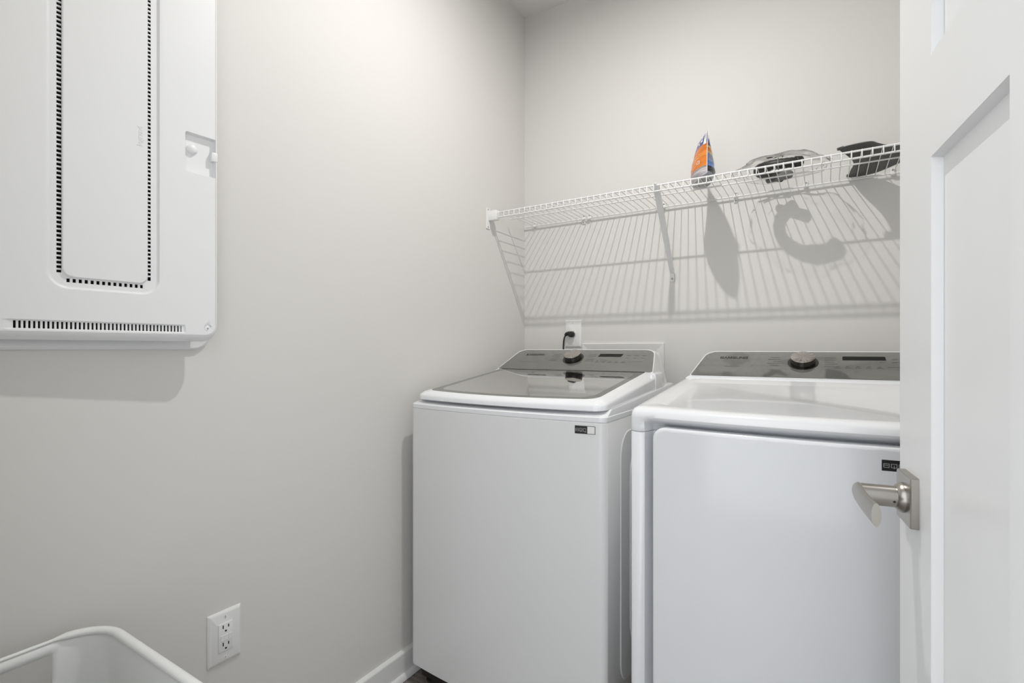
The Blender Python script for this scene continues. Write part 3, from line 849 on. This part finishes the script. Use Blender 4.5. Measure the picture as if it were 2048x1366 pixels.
# top cover with overhanging nose and undercut above the door
rz = lambda x, y: 0.9830 + 0.086 * (y + 0.83)
def nose(P, amt): return push(P, amt)
rings = [lift(nose(dins(OD, 0.001, 0.001), 0.052), 0.9215), lift(nose(OD, 0.052), 0.924), lift(nose(OD, 0.048), 0.932), lift(nose(OD, 0.036), 0.939), lift(nose(OD, 0.020), 0.945),
         lift(nose(OD, 0.0085), 0.950), lift(nose(OD, 0.0020), 0.954), lift(OD, 0.9575)]
fz = lambda k: (lambda x, y: 0.9575 + (rz(x, max(y, -0.86)) - 0.9575) * k)
R0 = [lambda x, y, k=k: max(0.9575, rz(x, y) - 0.022 + 0.022 * k) if y > -0.86 else 0.9575 + (rz(x, -0.86) - 0.9575) * k for k in (0.45, 0.78, 0.94, 1.0)]
for (dx, dy), zf in zip(((0.0015, 0.002), (0.005, 0.0075), (0.011, 0.017), (0.018, 0.028)), R0):
    rings.append(lift(dins(OD, dx, dy), zf))
zr = lambda x, y: rz(x, max(y, -0.86))
rec0 = bow_outline(0.868, 1.468, -0.838, -0.400, 0.026, 0.030, 0.03, 64)
rec1 = bow_outline(0.886, 1.450, -0.822, -0.418, 0.026, 0.024, 0.024, 64)
rings += [lift(rec0, zr), lift(rec1, lambda x, y: rz(x, y) - 0.0045)]
make('top_cover', loft(rings, False, True), M_TOP, dr, smooth=40)
# door: bowed slab with rounded edges
dx0, dx1, dz0, dz1 = 0.8835, 1.4525, 0.130, 0.9365
dfy = lambda x: RYF - DBOW * (1 - ((x - RXC) / RHW) ** 2)
def door_ring(i, off, r):
    P = []
    base_o = rrect(dx0 + i, dx1 - i, dz0 + i, dz1 - i, r, 7)
    # subdivide the long top and bottom runs so the bow is followed
    for k, (a, b) in enumerate(base_o):
        a2, b2 = base_o[(k + 1) % len(base_o)]
        n = 30 if abs(a2 - a) > 0.3 else 1
        for q in range(n): P.append((a + (a2 - a) * q / n, b + (b2 - b) * q / n))
    return [(x, dfy(x) + off, zz) for x, zz in P]
def door_face(i, off, r):
    """front skin as a grid of columns so that it bends with the bow"""
    ring = door_ring(i, off, r); return ring
dg = loft([door_ring(0.004, 0.046, 0.028), door_ring(0.0, 0.040, 0.030), door_ring(0.0, 0.0015, 0.030), door_ring(0.0012, -0.0010, 0.0295), door_ring(0.0040, -0.0028, 0.028), door_ring(0.008, -0.0034, 0.025)], True, False)
inner = door_ring(0.008, -0.0034, 0.025)
# columns over the bowed face
half = len(inner) // 2
cols = {}
for x, yv, zz in inner:
    cols.setdefault(round(x, 5), []).append(zz)
xs = sorted(cols)
fv, ff = [], []
for x in xs:
    zlo, zhi = min(cols[x]), max(cols[x])
    if zhi - zlo < 1e-4:
        pass
    fv += [(x, dfy(x) - 0.0034, zlo), (x, dfy(x) - 0.0034, zhi)]
for k in range(len(xs) - 1): ff.append((2 * k, 2 * k + 2, 2 * k + 3, 2 * k + 1))
make('door', join(dg, (fv, ff)), M_ENAMEL, dr, smooth=38)
console(dr, (RXC, -0.350, 1.0297), 'dryer', 0.002, True)
energy_label(dr, 1.3200, 1.3830, 0.8920, 0.9125, lambda x: dfy(x) - 0.0036)


# ------------------------------------------------------------------ things on the shelf
DECK = SZT + RW
# detergent pouch: side seam towards the room, wide axis running back and to the left
PZ0, PH, PWD = DECK + 0.0005, 0.162, 0.168
PN = Vector((0.887, -0.288, PZ0)); PF = Vector((0.822, -0.132, PZ0))
PANG = math.atan2(PF.y - PN.y, PF.x - PN.x) - math.pi / 2
po = thing('detergent_pouch', tuple((PN + PF) / 2), 'orange and blue printed detergent pouch standing on wire shelf', 'pouch')
pn, pm = 26, 26
def pouch_pt(side, u, v, off=0.0):
    """local: y along near->far seam, x thickness (+ = right face), z up"""
    th = 0.043 * (1 - v ** 2.0) ** 0.85 * (0.72 + 0.28 * sst(0, 0.18, v)) + 0.0006
    if side < 0: th *= 0.86
    shp = math.sin(math.pi * u) ** 0.60 if 0 < u < 1 else 0.0
    wob = 0.0022 * noise.noise(Vector((u * 4, v * 9 + u * 3, side * 3.1))) * shp
    w_in = 0.007 * math.sin(math.pi * v) ** 2
    yy = w_in + (PWD - 2 * w_in) * u
    sag = 0.010 * (1 - sst(0, 0.14, v)) * (1 - shp)
    return Vector((side * (th * shp + wob + off) + 0.004 * v, yy, v * (PH - 0.004 + 0.020 * u) + sag))
def pouch_obj(name, V, F, m, smooth=60):
    o = obj(name, mesh(name, V, F, m, smooth), po, PN, (0, 0, PANG)); return o
for side, mname, stops, tilt in ((-1, 'pouch_back_print', ((0, (0.40, 0.39, 0.42)), (0.12, (0.52, 0.47, 0.48)), (0.20, (0.26, 0.26, 0.27)), (0.245, (0.66, 0.19, 0.022)), (0.47, (0.70, 0.23, 0.035)), (0.58, (0.63, 0.17, 0.02)), (0.745, (0.022, 0.045, 0.26)), (0.985, (0.75, 0.75, 0.76))), 0.10),
                           (1, 'pouch_front_print', ((0, (0.30, 0.33, 0.38)), (0.12, (0.03, 0.03, 0.035)), (0.235, (0.10, 0.22, 0.55)), (0.36, (0.26, 0.28, 0.42)), (0.52, (0.72, 0.58, 0.20)), (0.56, (0.76, 0.20, 0.02)), (0.63, (0.75, 0.62, 0.25)), (0.67, (0.03, 0.05, 0.27)), (0.80, (0.72, 0.72, 0.74))), 0.10)):
    V, F = [], []
    for j in range(pm + 1):
        for i in range(pn + 1): V.append(pouch_pt(side, i / pn, j / pm))
    for j in range(pm):
        for i in range(pn):
            k = j * (pn + 1) + i; F.append((k, k + 1, k + pn + 2, k + pn + 1))
    o = pouch_obj('print_panel', V, F, ramp_mat(mname, stops, lo=0.0, hi=PH, tilt=tilt, noise_amt=0.04))
    o['label'] = 'orange printed back of pouch' if side < 0 else 'blue and rainbow printed front of pouch'
V = [pouch_pt(-1, i / pn, 0) for i in range(pn + 1)] + [pouch_pt(1, i / pn, 0) for i in range(pn + 1)]
pouch_obj('gusset', V, [(i, i + 1, pn + 2 + i, pn + 1 + i) for i in range(pn)], M_POUCH_CLEAR, None)
sv = [pouch_pt(1, 0, j / pm) for j in range(pm + 1)]
pouch_obj('side_seam', [Vector((p.x - 0.0006, p.y + 0.001, p.z)) for p in sv] + [Vector((p.x - 0.0006, p.y - 0.006, p.z)) for p in sv] + [Vector((p.x + 0.0006, p.y - 0.006, p.z)) for p in sv] + [Vector((p.x + 0.0006, p.y + 0.001, p.z)) for p in sv],
          [(a * (pm + 1) + j, a * (pm + 1) + j + 1, ((a + 1) % 4) * (pm + 1) + j + 1, ((a + 1) % 4) * (pm + 1) + j) for a in range(4) for j in range(pm)], M_WHITE_PRINT, None)
def pouch_patch(name, side, quads, m):
    V, F = [], []
    for (u0, u1, v0, v1, sk) in quads:
        k0 = len(V); nu, nv = 5, 4
        for b in range(nv + 1):
            for a in range(nu + 1):
                uu = u0 + (u1 - u0) * a / nu; V.append(pouch_pt(side, uu, v0 + (v1 - v0) * b / nv + sk * (uu - u0), 0.0009))
        for b in range(nv):
            for a in range(nu):
                q = k0 + b * (nu + 1) + a; F.append((q, q + 1, q + nu + 2, q + nu + 1))
    return pouch_obj(name, V, F, m, 60)
# white corner of the back print near the seam, its fine print and the white marks on blue and orange
pouch_patch('white_print_field', -1, [(0.01, 0.10, 0.72, 0.985, 0.0)], M_WHITE_PRINT)
pouch_patch('fine_print', -1, [(0.035, 0.075, 0.80 + 0.03 * k, 0.813 + 0.03 * k, 0) for k in range(5)], M_PRINT_SOFT)
pouch_patch('print_marks', -1, [(0.13, 0.21, 0.32, 0.328, 0), (0.13, 0.21, 0.392, 0.40, 0), (0.13, 0.146, 0.328, 0.392, 0), (0.194, 0.21, 0.328, 0.392, 0),
                                (0.16, 0.26, 0.80, 0.84, 0.02), (0.32, 0.44, 0.79, 0.82, 0.02), (0.17, 0.21, 0.85, 0.90, 0.02), (0.27, 0.33, 0.75, 0.78, 0.02)], M_WHITE_PRINT)

def cr(P, t):
    n = len(P) - 1; x = t * n; i = min(int(x), n - 1); f = x - i
    g = lambda k: Vector(P[max(0, min(n, k))])
    p0, p1, p2, p3 = g(i - 1), g(i), g(i + 1), g(i + 2)
    return 0.5 * ((2 * p1) + (p2 - p0) * f + (2 * p0 - 5 * p1 + 4 * p2 - p3) * f * f + (3 * p1 - p0 - 3 * p2 + p3) * f ** 3)


# coiled black hose and grey fitting inside a clear bag
HC = Vector((1.088, -0.150, DECK + 0.026))
ho = thing('hose_coil', (HC.x, HC.y, DECK), 'short black coiled hose inside clear plastic bag on shelf', 'hose')
ctrl = [(1.098, -0.088, 0.019), (1.062, -0.108, 0.023), (1.036, -0.146, 0.026), (1.038, -0.186, 0.026), (1.068, -0.212, 0.024), (1.105, -0.219, 0.022), (1.138, -0.216, 0.021), (1.158, -0.205, 0.022)]
path = [cr(ctrl, k / 32) + Vector((0, 0, DECK)) for k in range(33)]
rad = [0.0155 + 0.0012 * (k % 2) for k in range(33)]
make('hose', tube(path, rad, 14), M_HOSE, ho, smooth=60)
make('end_cuff', lathe(path[0], path[0] - path[1], [(0.017, -0.016), (0.0185, -0.014), (0.0185, 0.004), (0.0165, 0.006)], 24), M_HOSE, ho)
make('end_cuff', lathe(path[-1], path[-1] - path[-2], [(0.017, -0.016), (0.0185, -0.014), (0.0185, 0.004), (0.0165, 0.006)], 24), M_HOSE, ho)
cl = make('hose_clamp', tube([path[22] + Vector((0, 0.0180 * math.cos(a), 0.0180 * math.sin(a))) for a in [2 * math.pi * j / 20 for j in range(21)]], 0.0022, 6), M_SCREW, ho)
make('grey_fitting', xform(lathe((0, 0, 0), (1, 0, 0), [(0.004, -0.048), (0.011, -0.042), (0.013, -0.01), (0.0145, 0.02), (0.0145, 0.040), (0.006, 0.047)], 18), Matrix.Translation((1.092, -0.098, DECK + 0.0150)) @ Matrix.Rotation(-0.45, 4, 'Z')), M_GREYPART, ho)
bg = bmesh.new(); bmesh.ops.create_icosphere(bg, subdivisions=5, radius=1.0)
for v in bg.verts:
    p = v.co.copy()
    n1 = noise.noise(p * 1.7 + Vector((3, 1, 7))); n2 = noise.noise(p * 4.2 + Vector((9, 2, 4))); n3 = abs(noise.noise(p * 8.0))
    s = 1.0 + 0.20 * n1 + 0.07 * n2 + 0.05 * n3
    q = Vector((p.x * 0.142 * s, p.y * 0.104 * s, p.z * 0.036 * s))
    if q.z < -0.026: q.z = -0.026 + (q.z + 0.026) * 0.05
    v.co = q
gm = bpy.data.meshes.new('clear_bag'); bg.to_mesh(gm); bg.free(); finish(gm, M_BAG, 60)
cb = obj('clear_bag', gm, None, (1.100, -0.155, DECK + 0.0280))
tag(cb, 'crumpled clear plastic bag around black hose on wire shelf', 'plastic bag')

# charcoal moulded tray leaning against the wall at the right of the shelf
rows = [
    [(1.300, -0.010, 0.001), (1.306, -0.006, 0.001), (1.340, -0.006, 0.001), (1.380, -0.026, 0.001), (1.428, -0.087, 0.001), (1.480, -0.150, 0.001), (1.54, -0.220, 0.001)],
    [(1.299, -0.060, 0.004), (1.310, -0.060, 0.004), (1.340, -0.060, 0.005), (1.382, -0.075, 0.005), (1.430, -0.120, 0.003), (1.480, -0.175, 0.002), (1.54, -0.230, 0.002)],
    [(1.307, -0.120, 0.008), (1.316, -0.120, 0.008), (1.342, -0.122, 0.009), (1.384, -0.130, 0.008), (1.430, -0.160, 0.005), (1.480, -0.200, 0.003), (1.54, -0.240, 0.002)],
    [(1.302, -0.160, 0.012), (1.311, -0.160, 0.012), (1.342, -0.163, 0.013), (1.383, -0.172, 0.011), (1.430, -0.195, 0.007), (1.480, -0.222, 0.003), (1.54, -0.250, 0.002)],
    [(1.288, -0.186, 0.021), (1.300, -0.188, 0.021), (1.340, -0.194, 0.022), (1.380, -0.204, 0.015), (1.425, -0.220, 0.008), (1.480, -0.240, 0.003), (1.54, -0.258, 0.002)],
    [(1.272, -0.198, 0.033), (1.290, -0.205, 0.036), (1.340, -0.216, 0.033), (1.373, -0.226, 0.021), (1.415, -0.238, 0.008), (1.480, -0.250, 0.003), (1.54, -0.264, 0.002)],
    [(1.2647, -0.205, 0.0385), (1.285, -0.212, 0.0425), (1.343, -0.230, 0.0375), (1.366, -0.235, 0.0245), (1.402, -0.244, 0.006), (1.470, -0.256, 0.002), (1.54, -0.270, 0.002)]]
NU, NV = 30, 24
R1_ = [[cr(r, i / NU) for i in range(NU + 1)] for r in rows]
grid = [[cr([R1_[k][i] for k in range(len(rows))], j / NV) for i in range(NU + 1)] for j in range(NV + 1)]
V = [p for r in grid for p in r]
F = [(j * (NU + 1) + i, j * (NU + 1) + i + 1, (j + 1) * (NU + 1) + i + 1, (j + 1) * (NU + 1) + i) for j in range(NV) for i in range(NU)]
tr = thing('plastic_tray', (1.39, -0.14, DECK), 'charcoal moulded plastic tray lying on wire shelf next to door', 'tray')
tb = make('tray_body', (V, F), M_TRAY, tr, 40, (0, 0, DECK + 0.0018))
sm = tb.modifiers.new('thickness', 'SOLIDIFY'); sm.thickness = 0.003; sm.offset = 0
make('corner_peg', tube([(1.292, -0.018, 0.0060), (1.300, -0.016, 0.0065), (1.316, -0.016, 0.0065)], 0.0052, 10), M_TRAY, tr, 50, (0, 0, DECK))
make('corner_peg', tube([(1.262, -0.206, 0.0400), (1.270, -0.204, 0.0425), (1.279, -0.205, 0.0440)], 0.0046, 10), M_TRAY, tr, 50, (0, 0, DECK))

# ------------------------------------------------------------------ laundry hamper at lower left
HZ = 0.603
hx0, hx1, hy0, hy1 = 0.055, 0.560, -1.965, -1.685
hm = thing('laundry_hamper', ((hx0 + hx1) / 2, (hy0 + hy1) / 2, 0), 'tall white plastic laundry hamper with handle opening by left wall', 'hamper')
hcx, hcy = (hx0 + hx1) / 2, (hy0 + hy1) / 2
def hout(i, r=0.075, seg=12, n=20):
    """outline with subdivided straights"""
    P = rrect(hx0 + i, hx1 - i, hy0 + i, hy1 - i, max(r - i * 0.5, 0.02), seg); Q = []
    for k, (a, b) in enumerate(P):
        a2, b2 = P[(k + 1) % len(P)]
        m = n if math.hypot(a2 - a, b2 - b) > 0.05 else 1
        for q in range(m): Q.append((a + (a2 - a) * q / m, b + (b2 - b) * q / m))
    return Q
levels = [(0.600, 0.006), (0.588, 0.0085), (0.578, 0.010), (0.570, 0.011), (0.558, 0.012), (0.545, 0.013), (0.535, 0.0135), (0.520, 0.0145), (0.40, 0.022), (0.25, 0.032), (0.12, 0.040), (0.012, 0.048), (0.004, 0.053)]
rings = [[(x, y, zz) for x, y in hout(i)] for zz, i in levels]
n = len(rings[0]); V = [p for r in rings for p in r]; F = []
for k in range(len(rings) - 1):
    for i in range(n):
        j = (i + 1) % n
        mx = [V[k * n + i], V[k * n + j], V[(k + 1) * n + j], V[(k + 1) * n + i]]
        c = [sum(p[q] for p in mx) / 4 for q in range(3)]
        hole = 0.520 < c[2] < 0.578 and abs(c[1] - hcy) < 0.062 and (c[0] < hx0 + 0.05 or c[0] > hx1 - 0.05)
        if not hole: F.append((k * n + i, k * n + j, (k + 1) * n + j, (k + 1) * n + i))
F.append(tuple((len(rings) - 1) * n + i for i in range(n)))
bo = make('hamper_body', (V, F), M_HAMPER, hm, 40)
sm = bo.modifiers.new('thickness', 'SOLIDIFY'); sm.thickness = 0.003; sm.offset = 0
rp_ = []
for i, (x, y) in enumerate(hout(0.006)):
    rp_.append(Vector((x, y, HZ)))
rr = []
m = 12
for i, p in enumerate(rp_):
    side_f = sst(0.085, 0.062, abs(p.y - hcy)) if (p.x < hx0 + 0.03 or p.x > hx1 - 0.03) else 0.0
    sc_ = 1.0 - 0.55 * side_f
    tdir = (rp_[(i + 1) % len(rp_)] - rp_[i - 1]).normalized(); o_ = Vector((tdir.y, -tdir.x, 0))
    rr.append([p + o_ * (0.0085 * sc_ * math.cos(2 * math.pi * k / m)) + Vector((0, 0, 0.0065 * sc_ * math.sin(2 * math.pi * k / m) - 0.003)) for k in range(m)])
rr.append(rr[0])
make('rolled_rim', loft(rr, False, False), M_HAMPER, hm, 60)
